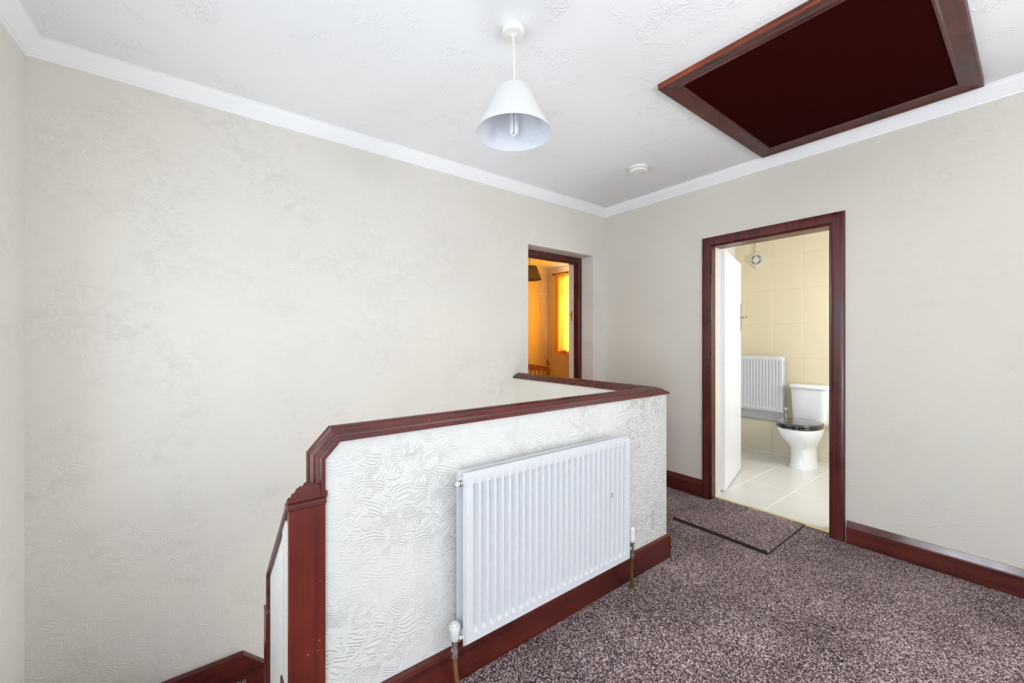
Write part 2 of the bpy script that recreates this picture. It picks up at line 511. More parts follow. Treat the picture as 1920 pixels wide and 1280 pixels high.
wr = bpy.data.objects.new('window_4', None); C.objects.link(wr); wr['kind'] = 'structure'  # unseen window added in the left wall to carry its fill light
bm = BM()
for (y0, y1, z0, z1) in ((-.87, -.84, .33, 1.67), (-.06, -.03, .33, 1.67), (-.84, -.06, .33, .36), (-.84, -.06, 1.64, 1.67)):
    box(bm, -0.90, -0.86, y0, y1, z0, z1)
child('window_frame', bm, M['door_white'], wr)
wr = bpy.data.objects.new('window_6', None); C.objects.link(wr); wr['kind'] = 'structure'
bm = BM()
for (y0, y1, z0, z1) in ((1.32, 1.35, .48, 1.82), (2.15, 2.18, .48, 1.82), (1.35, 2.15, .48, .51), (1.35, 2.15, 1.79, 1.82)):
    box(bm, -0.80, -0.76, y0, y1, z0, z1)
child('window_frame', bm, M['door_white'], wr)
wr = bpy.data.objects.new('window_5', None); C.objects.link(wr); wr['kind'] = 'structure'  # unseen window added in the right wall to carry its fill light
bm = BM()
for (y0, y1, z0, z1) in ((-.93, -.90, .38, 2.12), (-.42, -.39, .38, 2.12), (-.90, -.42, .38, .41), (-.90, -.42, 2.09, 2.12)):
    box(bm, 3.27, 3.31, y0, y1, z0, z1)
child('window_frame', bm, M['door_white'], wr)

# the bedroom and bathroom shells
bm = BM(); box(bm, 1.50, 5.6, 5.44, 5.6, -0.3, CEIL)
struct(obj('wall_bedroom_back', bm, M['bed_wall']))
bm = BM(); box(bm, 1.35, 1.50, 2.86, 5.44, -0.3, CEIL)
struct(obj('wall_bedroom_left', bm, M['bed_wall']))
bm = BM(); wall_holes(bm, 'Y', 5.0, 5.2, 2.86, 5.44, -0.3, CEIL, [(3.83, 4.99, 1.07, 2.34)])
struct(obj('wall_bedroom_right', bm, M['bed_wall']))
bm = BM(); wall_holes(bm, 'X', 2.855, 2.875, 1.50, 5.0, 0.0, CEIL - 0.001, [(2.06, 3.06, 0.0, 2.11)])
struct(obj('wall_bedroom_front', bm, M['bed_wall']))
bm = BM(); box(bm, 3.33, 5.03, 2.20, YA, 0.0, CEIL - 0.001)
struct(obj('wall_bathroom_left', bm, M['bath_paint']))
bm = BM(); wall_holes(bm, 'X', -0.35, -0.2, 3.33, 5.2, 0.0, CEIL - 0.001, [(3.6, 4.6, 1.0, 2.1)])
struct(obj('wall_bathroom_right', bm, M['bath_paint']))
bm = BM(); box(bm, 5.0285, 5.2, -0.2, 2.60, 0.0, CEIL - 0.001)
wbb = struct(obj('wall_bathroom_back', bm, M['grout_wall']), 'beige tiled wall behind the toilet')

# ceilings
bm = BM(); box(bm, -1.1, 5.6, YF - 0.12, 5.6, CEIL, CEIL + 0.12)
struct(obj('ceiling', bm, M['ceiling']), 'white ceiling with a lightly brushed texture')

# floors
bm = BM()
box(bm, -0.95, XB, YF, 1.300, -0.25, 0)
box(bm, 2.12, XB, 1.300, YA, -0.25, 0)
box(bm, 2.169, 2.974, YA, 2.86, -0.25, 0)
box(bm, XB, 3.212, 0.80, 1.57, -0.25, 0)
struct(obj('floor', bm, M['carpet']), 'mauve brown speckled twist carpet on the landing')
bm = BM(); box(bm, 3.212, 5.035, -0.2, 2.20, -0.25, -0.0016)
bf = struct(obj('floor_bathroom', bm, M['grout']), 'pale tiled bathroom floor')
bm = BM(); box(bm, 1.50, 5.0, 2.875, 5.44, -0.25, 0)
struct(obj('floor_bedroom', bm, M['bed_carpet']))
bm = BM(); box(bm, XLF - 0.1, 2.12, 1.30, YA, ZB - 0.2, ZB)
struct(obj('floor_lower_hall', bm, M['carpet']))

# bathroom floor tiles: 0.345 wide, 0.6 long
proto = None
for i in range(3):
    for j in range(7):
        x0 = 3.236 + i * 0.602; y0 = -0.155 + j * 0.347 - 0.002
        x1, y1 = x0 + 0.596, y0 + 0.341
        x1 = min(x1, 5.0 if i == 2 else x1); y1 = min(y1, 2.195)
        if proto is None or abs((x1 - x0) - 0.596) > 1e-4 or abs((y1 - y0) - 0.341) > 1e-4:
            bm = BM(); box(bm, 0, x1 - x0, 0, y1 - y0, -0.0035, 0, 0.0012)
            t = obj('tile', bm, M['tile_floor'], bf)
            if proto is None: proto = t
        else:
            t = proto.copy(); C.objects.link(t); t.parent = bf
        t.location = (x0, y0, random.uniform(-0.0003, 0.0003) - 0.0003)
# bathroom wall tiles
proto = None
for i in range(9):
    y0 = 2.087 - 0.286 * (i - 0) ; ya = y0 - 0.2835
    cols = [(ya, y0)]
    for (ya_, yb_) in cols:
        for (z0, z1) in ((0.346, 0.672), (0.6745, 1.0425), (1.045, 1.4135), (1.416, 1.7845), (1.787, 2.1555), (2.158, 2.50)):
            if ya_ < -0.2: continue
            full = abs(z1 - z0 - 0.3685) < 0.001
            if proto is None or not full:
                bm = BM(); box(bm, -0.008, 0, 0, yb_ - ya_, 0, z1 - z0, 0.0015)
                t = obj('tile', bm, M['tile_wall'], wbb)
                if full and proto is None: proto = t
            else:
                t = proto.copy(); C.objects.link(t); t.parent = wbb
            t.location = (5.035, ya_, z0)
for (z0, z1) in ((0.346, 0.672), (0.6745, 1.0425), (1.045, 1.4135), (1.416, 1.7845), (1.787, 2.1555), (2.158, 2.50)):
    bm = BM(); box(bm, -0.008, 0, 0, 0.108, 0, z1 - z0, 0.0015)
    t = obj('tile', bm, M['tile_wall'], wbb); t.location = (5.035, 2.0895, z0)
bm = BM(); box(bm, 5.006, 5.027, 1.69, 2.198, 0.346, 0.50)  # grey panel added as the shadowed pipes and wall below the radiator
obj('shadow_strip_panel', bm, M['shadow_strip'], wbb)
# boxed-in pipe run along the foot of the wall
bm = BM(); box(bm, 4.952, 5.027, -0.2, 2.20, 0.0, 0.338)
pb = struct(obj('trim_pipe_boxing', bm, M['grout']), 'low tiled pipe boxing behind the toilet')
proto = None
for i in range(7):
    yb = 1.776 - 0.346 * (i - 1); ya = yb - 0.343
    yb = min(yb, 2.198)
    bm = BM(); box(bm, 4.945, 4.952, max(ya, -0.2), yb, 0.006, 0.337, 0.0012); obj('tile', bm, M['tile_low'], pb)
bm = BM(); box(bm, 4.944, 5.027, -0.2, 2.198, 0.338, 0.345, 0.002); obj('tile_ledge', bm, M['tile_low'], pb)
bm = BM(); box(bm, 4.936, 4.945, -0.2, 2.198, 0.0, 0.009, 0.002); obj('grout_line', bm, M['grout'], pb)

# ------------------------------------------------------------------ low stairwell walls
YR = 1.305; YRB = 1.405; XE = 2.12; YC = 1.355
bm = BM()
prof = [(0.296, ZB), (XE, ZB), (XE, 0.931), (0.338, 0.931), (0.296, 0.884)]
f = [bm.verts.new((x, YR, z)) for x, z in prof]; b = [bm.verts.new((x, YRB, z)) for x, z in prof]
bm.faces.new(f); bm.faces.new(b)
for i in range(5): bm.faces.new((f[i], f[(i + 1) % 5], b[(i + 1) % 5], b[i]))
lw = struct(obj('wall_stairwell', bm, M['paper_low']), 'low white embossed wall carrying the radiator, with mahogany capping')
bm = BM(); box(bm, 2.02, XE, YRB, YA, ZB, 0.931)
lr = struct(obj('wall_stairwell_return', bm, M['paper_y']), 'short low wall returning to the back wall')
CAP = [(-.062, 0), (-.062, .011), (-.056, .014), (-.052, .012), (-.050, .019), (-.040, .022), (-.036, .028), (-.022, .034), (-.018, .031),
       (-.012, .038), (0, .0405), (.012, .038), (.018, .031), (.022, .034), (.036, .028), (.040, .022), (.050, .019), (.052, .012), (.056, .014), (.062, .011), (.062, 0)]
bm = BM()
s_, c_ = Vector((0.7071, 0, 0)), None
dch = (Vector((0.338, YC, 0.931)) - Vector((0.296, YC, 0.884))).normalized()
nch = Vector((-dch.z, 0, dch.x))
path = [(0.296, YC, 0.775), (0.296, YC, 0.884), (0.338, YC, 0.931), (2.07, YC, 0.931), (2.07, YA, 0.931)]
sweep(bm, path, [Y, Y, Y, -X], [-X, nch, Z, Z], CAP)
for fc in bm.faces: pass
obj('capping', bm, M['wood_cap'], lw, smooth=True, angle=20)
# newel board facing the landing, small fillet under the capping
bm = BM(); box(bm, 0.199, 0.2955, 1.288, 1.310, -0.75, 0.757, 0.002)
nw = obj('newel_board', bm, M['wood_z'], lw)
bm = BM()
box(bm, 0.192, 0.2975, 1.281, 1.318, 0.757, 0.774, 0.004, seg=2)
obj('newel_cap', bm, M['wood_cap'], lw)
bm = BM(); box(bm, 0.203, 0.2955, 1.310, 1.434, 0.20, 0.700, 0.0)
obj('newel_side', bm, M['paper_y'], lw)
bm = BM(); box(bm, 0.198, 0.2955, 1.310, 1.437, -0.75, 0.20, 0.002)
obj('newel_foot', bm, M['wood_frame'], lw)
# side panel beside the short upper flight
bm = BM()
pr = [(1.3105, -0.75), (1.745, -0.75), (1.745, 0.365), (1.3105, 0.764)]
f = [bm.verts.new((0.208, y, z)) for y, z in pr]; b = [bm.verts.new((0.290, y, z)) for y, z in pr]
bm.faces.new(f); bm.faces.new(b)
for i in range(4): bm.faces.new((f[i], f[(i + 1) % 4], b[(i + 1) % 4], b[i]))
obj('stair_side_panel', bm, M['paper_low'], lw)
bm = BM()
d1 = (Vector((0, 1.745, 0.365)) - Vector((0, 1.300, 0.774))).normalized()
n1 = Vector((0, -d1.z, d1.y)); n1 = n1 if n1.z > 0 else -n1
CAPS = [(a * 0.86, h) for a, h in CAP]
sweep(bm, [(0.249, 1.296, 0.775), (0.249, 1.745, 0.365), (0.249, 1.745, 0.24)], [X, X], [n1, Y], CAPS, ends=(Y, None))
obj('sloping_capping', bm, M['wood_cap'], lw, smooth=True, angle=20)
bm = BM(); box(bm, 0.195, 0.290, 1.746, 1.815, -0.75, 0.225, 0.003)
lathe(bm, [(0.0, 0.262), (0.012, 0.26), (0.026, 0.250), (0.034, 0.236), (0.036, 0.225)], (0.2425, 1.78, 0), 20)
obj('lower_newel', bm, M['wood_z'], lw, smooth=True)

# ------------------------------------------------------------------ stairs and half landing
st = thing('staircase', 'carpeted winding staircase going down behind the low white wall', 'staircase', (0, 1.3, -0.565))
def slab(y0, y1, z0, z1):
    bm = BM(); xa = XLB - LS * (YA - y0) + 0.001; xb = XLB - LS * (YA - y1) + 0.001
    lo = [bm.verts.new((x, y, z0)) for x, y in ((xa, y0), (0.194, y0), (0.194, y1), (xb, y1))]
    hi = [bm.verts.new((v.co.x, v.co.y, z1)) for v in lo]
    bm.faces.new(lo); bm.faces.new(hi)
    for i in range(4): bm.faces.new((lo[i], lo[(i + 1) % 4], hi[(i + 1) % 4], hi[i]))
    return bm


bm = slab(1.70, YA - 0.001, -0.75, -0.565)
child('half_landing', bm, M['carpet'], st)
for k in range(2):
    y0 = 1.30 + 0.2 * k
    bm = slab(y0 + 0.001, y0 + 0.2, -0.75, -0.188 * (k + 1))
    child('step', bm, M['carpet'], st)
for k in range(9):
    x0 = 0.195 + 0.2 * k; z = -0.565 - 0.19 * (k + 1)
    bm = BM(); box(bm, x0, x0 + 0.2, 1.815, YA - 0.022, max(z - 0.22, ZB), z, 0.004)
    child('step', bm, M['carpet'], st)

# ------------------------------------------------------------------ baseboards
BB = [(0, 0), (0.022, 0), (0.022, 0.098), (0.019, 0.104), (0.006, 0.134), (0, 0.134)]


def baseboard(name, path, sides, mat, parent=None, prof=BB, ends=(None, None), label=None):
    bm = BM(); sweep(bm, path, sides, [Z] * (len(path) - 1), prof, ends=ends)
    o = obj(name, bm, mat, parent)
    if parent is None: struct(o, label)
    return o


baseboard('baseboard_right', [(XB, YF, 0), (XB, 0.722, 0)], [-X], M['wood_gloss'], label='mahogany baseboard right of the bathroom doorway')
baseboard('baseboard_right_far', [(XB, 1.622, 0), (XB, YA, 0)], [-X], M['wood_y'], label='mahogany baseboard left of the bathroom doorway')
BBL = [(0, 0), (0.018, 0), (0.018, 0.108), (0.014, 0.122), (0.006, 0.128), (0, 0.128)]
bm = BM(); sweep(bm, [(0.2965, YR, 0), (XE, YR, 0), (XE, YA, 0)], [-Y, X], [Z, Z], BBL)
struct(obj('baseboard_low_wall', bm, M['wood_x']), 'mahogany baseboard under the landing radiator')
baseboard('baseboard_back_far', [(2.974, YA, 0), (XB, YA, 0)], [-Y], M['wood_x'])
bm = BM()
SB = [(0, 0), (0.02, 0), (0.02, 0.134), (0.016, 0.143), (0, 0.143)]
zl = -0.565
sl = Vector((1, 0, -0.95)).normalized(); su = Vector((0.95, 0, 1)).normalized()
SB2 = [(w_, h_ * 1.0) for w_, h_ in SB]
sweep(bm, [(XLB, YA, zl), (0.128, YA, zl), (2.0, YA, zl - 0.95 * 1.872)], [-Y, -Y], [Z, su], [(0, -0.0), (0.02, -0.0), (0.02, 0.134), (0.016, 0.143), (0, 0.143)])
# closing gusset under the sloping string, down to the treads
struct(obj('baseboard_stairs', bm, M['wood_x']), 'mahogany string board following the stairs on the back wall')
dl = Vector((-LS, -1, 0)).normalized(); sdl = Vector((1, -LS, 0)).normalized()
baseboard('baseboard_left_stairs', [(XLB, YA, zl), (XLB - LS * 0.9, YA - 0.9, zl)], [sdl], M['wood_y'], prof=SB)

# ------------------------------------------------------------------ cornice
CO = [(0, 0), (0.064, 0), (0.064, -0.006), (0.058, -0.008), (0.056, -0.014), (0.050, -0.022), (0.040, -0.031), (0.028, -0.043),
      (0.019, -0.053), (0.013, -0.060), (0.008, -0.061), (0.006, -0.070), (0, -0.071)]


def cornice_piece(name, p, q, side, n0, n1):
    bm = BM(); sweep(bm, [p, q], [side], [Z], CO, ends=(n0, n1))
    struct(obj(name, bm, M['cornice'], smooth=True, angle=25), 'white coved cornice')


pA = Vector((XLB, YA, CEIL)); pB = Vector((XB, YA, CEIL)); pC = Vector((XB, YF, CEIL)); pD = Vector((XLF, YF, CEIL))


def mit(a, b): return (a.normalized() + b.normalized()).normalized()


dDA, dAB, dBC, dCD = pA - pD, pB - pA, pC - pB, pD - pC
cornice_piece('trim_1', pD, pA, sdl, mit(dCD, dDA), mit(dDA, dAB))
cornice_piece('trim_2', pA, pB, -Y, mit(dDA, dAB), mit(dAB, dBC))
cornice_piece('trim_3', pB, pC, -X, mit(dAB, dBC), mit(dBC, dCD))
cornice_piece('trim_4', pC, pD, Y, mit(dBC, dCD), mit(dCD, dDA))

# ------------------------------------------------------------------ bathroom door
d1 = bpy.data.objects.new('door_1', None); C.objects.link(d1); d1.location = (XB, 1.18, 0)
struct(d1, 'bathroom doorway with mahogany architrave and white door standing open')
ARC = [(0, 0), (0, 0.012), (0.006, 0.017), (0.012, 0.014), (0.016, 0.019), (0.030, 0.022), (0.062, 0.022), (0.074, 0.018), (0.078, 0.010), (0.078, 0)]
bm = BM()
sweep(bm, [(XB, 1.546, 0), (XB, 1.546, 1.957), (XB, 0.808, 1.957), (XB, 0.808, 0)], [Y, Z, -Y], [-X, -X, -X], ARC)
child('architrave', bm, M['wood_frame'], d1, smooth=True, angle=20)
bm = BM()
box(bm, XB - 0.003, 3.200, 1.549, 1.572, 0, 1.965); box(bm, XB - 0.003, 3.200, 0.792, 0.811, 0, 1.965)
box(bm, XB - 0.003, 3.3325, 0.800, 1.574, 1.970, 1.988)
child('lining', bm, M['wood_frame'], d1)
bm = BM()
box(bm, 3.200, 3.333, 1.574, 1.590, -0.002, 1.985); box(bm, 3.200, 3.333, 0.790, 0.800, -0.002, 1.985)

child('white_lining', bm, M['door_white'], d1)
bm = BM()
sweep(bm, [(3.33, 1.60, 0), (3.33, 1.60, 1.985), (3.33, 0.79, 1.985), (3.33, 0.79, 0)], [Y, Z, -Y], [X, X, X], ARC)
child('inner_architrave', bm, M['door_white'], d1, smooth=True, angle=20)
# leaf: box in its own frame, hinge edge at the origin
hv = Vector((3.384, 1.558, 0)); fv = Vector((4.108, 1.745, 0))
dd = (fv - hv).normalized(); L = (fv - hv).length; nn = Vector((-dd.y, dd.x, 0))
MT = Matrix(((dd.x, nn.x, 0, hv.x), (dd.y, nn.y, 0, hv.y), (0, 0, 1, 0), (0, 0, 0, 1)))


def inl(bm): bmesh.ops.transform(bm, matrix=MT, verts=bm.verts); return bm


bm = BM(); box(bm, 0, L, 0, 0.042, 0.012, 1.968, 0.002); leaf = child('door_leaf', inl(bm), M['door_white'], d1)
for z in (0.23, 1.75):
    bm = BM()
    for k in range(5): lathe(bm, [(0.0075, k * 0.016), (0.0075, k * 0.016 + 0.0145)], (-0.004, 0.046, z - 0.04), 10)
    box(bm, 0.0, 0.035, 0.040, 0.0445, z - 0.04, z + 0.04)
    sub('hinge', inl(bm), M['brass'] if z > 1 else M['steel'], leaf)
bm = BM(); box(bm, L - 0.062, L - 0.018, -0.006, 0, 1.325, 1.575, 0.006, seg=2)
box(bm, L - 0.056, L - 0.024, -0.009, -0.005, 1.335, 1.345); box(bm, L - 0.056, L - 0.024, -0.009, -0.005, 1.555, 1.565)
sub('handle_plate', inl(bm), M['steel'], leaf)
bm = BM()
tube(bm, curve_pts([(L - 0.04, -0.004, 1.452), (L - 0.04, -0.04, 1.452), (L - 0.05, -0.056, 1.452), (L - 0.10, -0.058, 1.449), (L - 0.14, -0.052, 1.444)], 5), 0.008, 10)
sub('lever_handle', inl(bm), M['steel'], leaf, smooth=True)
bm = BM()
box(bm, 0.25, 0.47, 0.042, 0.085, 1.895, 1.955, 0.004)
sub('door_closer', inl(bm), M['steel'], leaf)

# threshold strip and loose carpet piece
bm = BM()
pr = [(3.205, 0.0), (3.209, 0.0045), (3.226, 0.006), (3.242, 0.0035), (3.246, -0.001)]
f = [bm.verts.new((x, 0.808, z)) for x, z in pr]; b = [bm.verts.new((x, 1.549, z)) for x, z in pr]
for i in range(4): bm.faces.new((f[i], f[i + 1], b[i + 1], b[i]))
bm.faces.new(f); bm.faces.new(b); bm.faces.new((f[0], f[-1], b[-1], b[0]))
o = obj('threshold_strip', bm, M['brass_strip'])
o['label'] = 'brass carpet threshold strip across the bathroom doorway'; o['category'] = 'threshold strip'

mat = thing('carpet_mat', 'loose square offcut of mauve carpet lying before the bathroom doorway', 'mat', (2.9, 1.25, 0))
bm = BM(); nx, ny = 48, 48
rnd = random.Random(3)
grid = {}
for i in range(nx + 1):
    for j in range(ny + 1):
        x = 2.605 + 0.592 * i / nx; y = 0.957 + 0.588 * j / ny
        e = min(i, j, nx - i, ny - j)
        if e == 0: x += rnd.uniform(-.0025, .0025); y += rnd.uniform(-.0025, .0025)
        z = 0.0135 + rnd.uniform(-.0008, .0008) - (0.003 if e == 0 else 0)
        grid[i, j] = bm.verts.new((x, y, z))
for i in range(nx):
    for j in range(ny): bm.faces.new((grid[i, j], grid[i + 1, j], grid[i + 1, j + 1], grid[i, j + 1]))
edges = [e for e in bm.edges if e.is_boundary]
r = bmesh.ops.extrude_edge_only(bm, edges=edges)
for v in [v for v in r['geom'] if isinstance(v, bmesh.types.BMVert)]: v.co.z = 0.008
child('pile', bm, M['carpet'], mat, smooth=True, angle=50)
bm = BM(); box(bm, 2.603, 3.197, 0.955, 1.547, 0.0005, 0.0085)
child('backing', bm, M['carpet_edge'], mat)
bm = BM()
for i in range(140):   # frayed dark binding along the front edge
    y = 0.960 + 0.585 * i / 140
    x = 2.601 + rnd.uniform(-.002, .002)
    tube(bm, [(x - .006, y, 0.001), (x - .008, y + .003, 0.007), (x + .004, y + .006, 0.0135)], 0.0032, 5)
o = child('frayed_edge', bm, M['carpet_edge'], mat); o['kind'] = 'stuff'

# ------------------------------------------------------------------ bedroom doorway
d2 = bpy.data.objects.new('door_2', None); C.objects.link(d2); d2.location = (2.57, 2.742, 0)
struct(d2, 'dark mahogany frame set deep in the bedroom doorway')
bm = BM()
box(bm, 2.169, 2.212, 2.742, 2.80, 0, 2.036, 0.003); box(bm, 2.931, 2.974, 2.742, 2.80, 0, 2.036, 0.003)
box(bm, 2.212, 2.931, 2.742, 2.80, 1.985, 2.036, 0.003)
box(bm, 2.212, 2.222, 2.765, 2.80, 0, 1.985); box(bm, 2.921, 2.931, 2.765, 2.80, 0, 1.985); box(bm, 2.222, 2.921, 2.765, 2.80, 1.974, 1.985)
child('door_frame', bm, M['wood_frame'], d2)
bm = BM()
box(bm, 2.169, 2.205, 2.80, 2.872, 0, 2.036, 0.002); box(bm, 2.926, 2.974, 2.80, 2.872, 0, 2.036, 0.002)
box(bm, 2.205, 2.926, 2.80, 2.872, 1.995, 2.036)
child('painted_lining', bm, M['bed_white'], d2)
bm = BM(); box(bm, 2.917, 2.927, 2.806, 2.832, 1.43, 1.52, 0.003)
tube(bm, [(2.918, 2.82, 1.487), (2.902, 2.82, 1.487)], 0.006, 10)
child('latch_keep', bm, M['brass'], d2)

# ------------------------------------------------------------------ panel radiators
def radiator(label, P0, width, h, nch, gap, flip, dep=0.016):
    """P0: lower left front corner, panel in the XZ plane facing -Y (or YZ plane facing -X when flip)"""
    def T(p):
        x, y, z = p
        return (P0[0] + x, P0[1] + y, P0[2] + z) if not flip else (P0[0] + y, P0[1] - x, P0[2] + z)

    def tr(bm):
        for v in bm.verts: v.co = Vector(T(v.co))
        return bm

    root = thing('radiator', label, 'radiator', P0)

    def panel(yf, face):
        bm = BM()
        mg = 0.026; pitch = (width - 2 * mg) / nch
        xs = [(0.0, 0)]
        xs.append((0.0, 0))
        cols = [(0.0, 0.0), (0.004, 1.0), (mg, 1.0)]
        for k in range(nch):
            a = mg + k * pitch
            cols += [(a + pitch * 0.16, 1.0), (a + pitch * 0.27, 0.0), (a + pitch * 0.73, 0.0), (a + pitch * 0.84, 1.0)]
        cols += [(width - 0.004, 1.0), (width, 0.0)]
        rows = [(0.0, 1), (0.012, 0), (0.040, 0), (0.052, 2), (h - 0.052, 2), (h - 0.038, 0), (h - 0.008, 0), (h, 1)]
        g = []
        for (z, mode) in rows:
            line = []
            for i, (x, s) in enumerate(cols):
                edge = i in (0, len(cols) - 1)
                if mode == 1: y = dep
                elif edge: y = dep
                elif mode == 0: y = 0.0
                else: y = 0.0 if s > 0.5 else dep * 0.95
                line.append(bm.verts.new((x, yf + y if face < 0 else yf + 0.012 - y, z)))
            g.append(line)
        for a, b in zip(g, g[1:]):
            for i in range(len(cols) - 1): bm.faces.new((a[i], a[i + 1], b[i + 1], b[i]))
        # back skin, stands just behind
        yb = yf + 0.017 if face < 0 else yf - 0.005
        bk = [bm.verts.new(c) for c in ((0, yb, 0), (width, yb, 0), (width, yb, h), (0, yb, h))]
        bm.faces.new(bk)
        for i in range(len(cols) - 1):
            pass
        # rim
        bnd = [(g[0][0], g[0][-1], bk[0], bk[1]), (g[-1][0], g[-1][-1], bk[3], bk[2])]
        for a, b, c, d in bnd: bm.faces.new((a, b, d, c))
        bm.faces.new((g[0][0], g[-1][0], bk[3], bk[0])); bm.faces.new((g[0][-1], g[-1][-1], bk[2], bk[1]))
        return bm

    child('front_panel', tr(panel(0, -1)), M['rad'], root, smooth=True, angle=50)
    if gap:
        child('rear_panel', tr(panel(gap, 1)), M['rad'], root, smooth=True, angle=50)
        # folded convector fins between the panels, narrower than the panels
        bm = BM()
        n = nch * 2
        for k in range(n):
            x = 0.03 + (width - 0.06) * k / (n - 1)
            if k % 2 == 0: box(bm, x - 0.0006, x + 0.0006, 0.013, gap - 0.001, 0.06, h - 0.045)
        child('convector_fins', tr(bm), M['rad'], root)['kind'] = 'stuff'
        for x in (0.012, width - 0.012):
            for z in (0.028, h - 0.034):
                bm = BM(); tube(bm, [(x, 0.014, z), (x, gap, z)], 0.013, 14)
                child('connector', tr(bm), M['rad'], root)
    return root, tr


R1, tr1 = radiator('white double panel radiator hung on the low stairwell wall', (0.722, 1.200, 0.180), 0.918, 0.597, 26, 0.058, False)
# wall brackets
for x in (0.86, 1.50):
    bm = BM(); box(bm, x, x + 0.03, 1.270, 1.305, 0.24, 0.72); child('wall_bracket', bm, M['rad'], R1)
# air vent plug, top left
bm = BM(); lathe(bm, [(0.0115, 0), (0.0115, -0.009), (0.009, -0.011)], (0.722, 1.226, 0.741), 8, 'X')
vp = child('vent_plug', bm, M['steel'], R1)
bm = BM(); lathe(bm, [(0.0075, 0), (0.0075, -0.010), (0.004, -0.012)], (0.711, 1.226, 0.741), 14, 'X'); lathe(bm, [(0.003, -0.012), (0.003, -0.014)], (0.711, 1.226, 0.741), 8, 'X')
sub('vent_screw', bm, M['plastic'], vp)
# left valve
bm = BM()
lathe(bm, [(0.0125, 0), (0.0125, -0.012), (0.009, -0.014), (0.009, -0.030)], (0.724, 1.232, 0.206), 8, 'X')
lathe(bm, [(0.009, -0.052), (0.013, -0.048), (0.013, -0.036), (0.010, -0.030), (0.011, -0.012), (0.013, 0.004)], (0.698, 1.232, 0.206), 16)
lv = child('lockshield_valve', bm, M['chrome'], R1, smooth=True)
bm = BM()
lathe(bm, [(0.0, 0.060), (0.010, 0.060), (0.0115, 0.056), (0.010, 0.050), (0.0185, 0.052), (0.020, 0.047), (0.0165, 0.030), (0.0145, 0.004), (0.012, 0.0)], (0.698, 1.232, 0.204), 24)
sub('valve_cap', bm, M['plastic'], lv, smooth=True)
bm = BM(); lathe(bm, [(0.0125, 0), (0.0125, -0.013), (0.0095, -0.016)], (0.698, 1.232, 0.158), 6)
sub('compression_nut', bm, M['chrome'], lv)
bm = BM()
tube(bm, curve_pts([(0.698, 1.232, 0.160), (0.700, 1.232, 0.115), (0.708, 1.236, 0.06), (0.722, 1.244, 0.0), (0.724, 1.245, -0.02)], 8), 0.0078, 14)
child('feed_pipe', bm, M['copper'], R1, smooth=True)
# right valve
bm = BM()
lathe(bm, [(0.0125, 0), (0.0125, 0.012), (0.009, 0.014), (0.009, 0.064)], (1.638, 1.236, 0.208), 8, 'X')
lathe(bm, [(0.009, -0.05), (0.012, -0.046), (0.012, -0.032), (0.0095, -0.030), (0.010, 0.014), (0.013, 0.022), (0.012, 0.034)], (1.700, 1.236, 0.208), 16)
rv = child('valve', bm, M['steel'], R1, smooth=True)
bm = BM()
lathe(bm, [(0.0, 0.106), (0.010, 0.105), (0.0155, 0.098), (0.0165, 0.088), (0.0155, 0.060), (0.0185, 0.052), (0.0185, 0.040), (0.013, 0.030)], (1.700, 1.236, 0.208), 20)
sub('valve_cap', bm, M['plastic'], rv, smooth=True)
bm = BM(); tube(bm, [(1.700, 1.236, 0.17), (1.702, 1.237, 0.10), (1.709, 1.242, 0.0), (1.710, 1.243, -0.02)], 0.0082, 14)
child('feed_pipe', bm, M['copper_dark'], R1, smooth=True)
bm = BM(); box(bm, 1.5045, 1.5075, 1.1992, 1.2002, 0.515, 0.537, 0.0)
child('scuff_mark', bm, M['seat_mark'], R1)

R2, tr2 = radiator('white panel radiator on the bathroom wall left of the toilet', (4.872, 2.150, 0.466), 0.498, 0.594, 14, 0.060, True, 0.009)
for y in (1.78, 2.02):
    bm = BM(); box(bm, 4.945, 5.026, y, y + .03, 0.52, 1.0); child('wall_bracket', bm, M['rad'], R2)
bm = BM()
tube(bm, [(4.90, 1.652, 0.492), (4.90, 1.630, 0.492)], 0.011, 12); tube(bm, [(4.90, 1.633, 0.462), (4.90, 1.633, 0.50)], 0.012, 12)
v2 = child('valve', bm, M['steel'], R2)
bm = BM(); lathe(bm, [(0.014, 0), (0.019, 0.008), (0.019, 0.024), (0.012, 0.031), (0, 0.032)], (4.90, 1.633, 0.498), 16)
sub('valve_cap', bm, M['plastic'], v2, smooth=True)
bm = BM(); tube(bm, [(4.90, 1.633, 0.465), (4.92, 1.632, 0.41), (4.975, 1.63, 0.345)], 0.008, 10)
child('feed_pipe', bm, M['plastic'], R2, smooth=True)

# ------------------------------------------------------------------ pendant light on the landing
PX, PY = 1.010, 1.305
pl = thing('pendant_light', 'white tapered fabric pendant lampshade hanging from the landing ceiling on a white flex', 'lamp', (PX, PY, CEIL))
bm = BM(); lathe(bm, [(0.043, 0), (0.0445, -0.003), (0.0445, -0.022), (0.041, -0.027), (0.012, -0.028), (0.009, -0.034), (0.005, -0.036)], (PX, PY, CEIL), 40)
child('ceiling_rose', bm, M['plastic'], pl, smooth=True)
bm = BM(); tube(bm, curve_pts([(PX, PY, CEIL - 0.03), (PX + .0035, PY - .001, 2.41), (PX + .005, PY, 2.33), (PX + .004, PY, 2.27), (PX + .003, PY, 2.235)], 8), 0.0034, 10)
child('flex', bm, M['plastic'], pl, smooth=True)
SX, SY = PX + 0.003, PY
bm = BM()
outer = [(0.060, 2.259), (0.066, 2.257), (0.0705, 2.251), (0.090, 2.205), (0.118, 2.145), (0.1535, 2.080), (0.1545, 2.077)]
lathe(bm, outer + [(0.1525, 2.077), (0.1165, 2.144), (0.0885, 2.203), (0.069, 2.249), (0.060, 2.2545)], (SX, SY, 0), 64, closed=True)
sh = child('lamp_shade', bm, M['shade'], pl, smooth=True, angle=50)
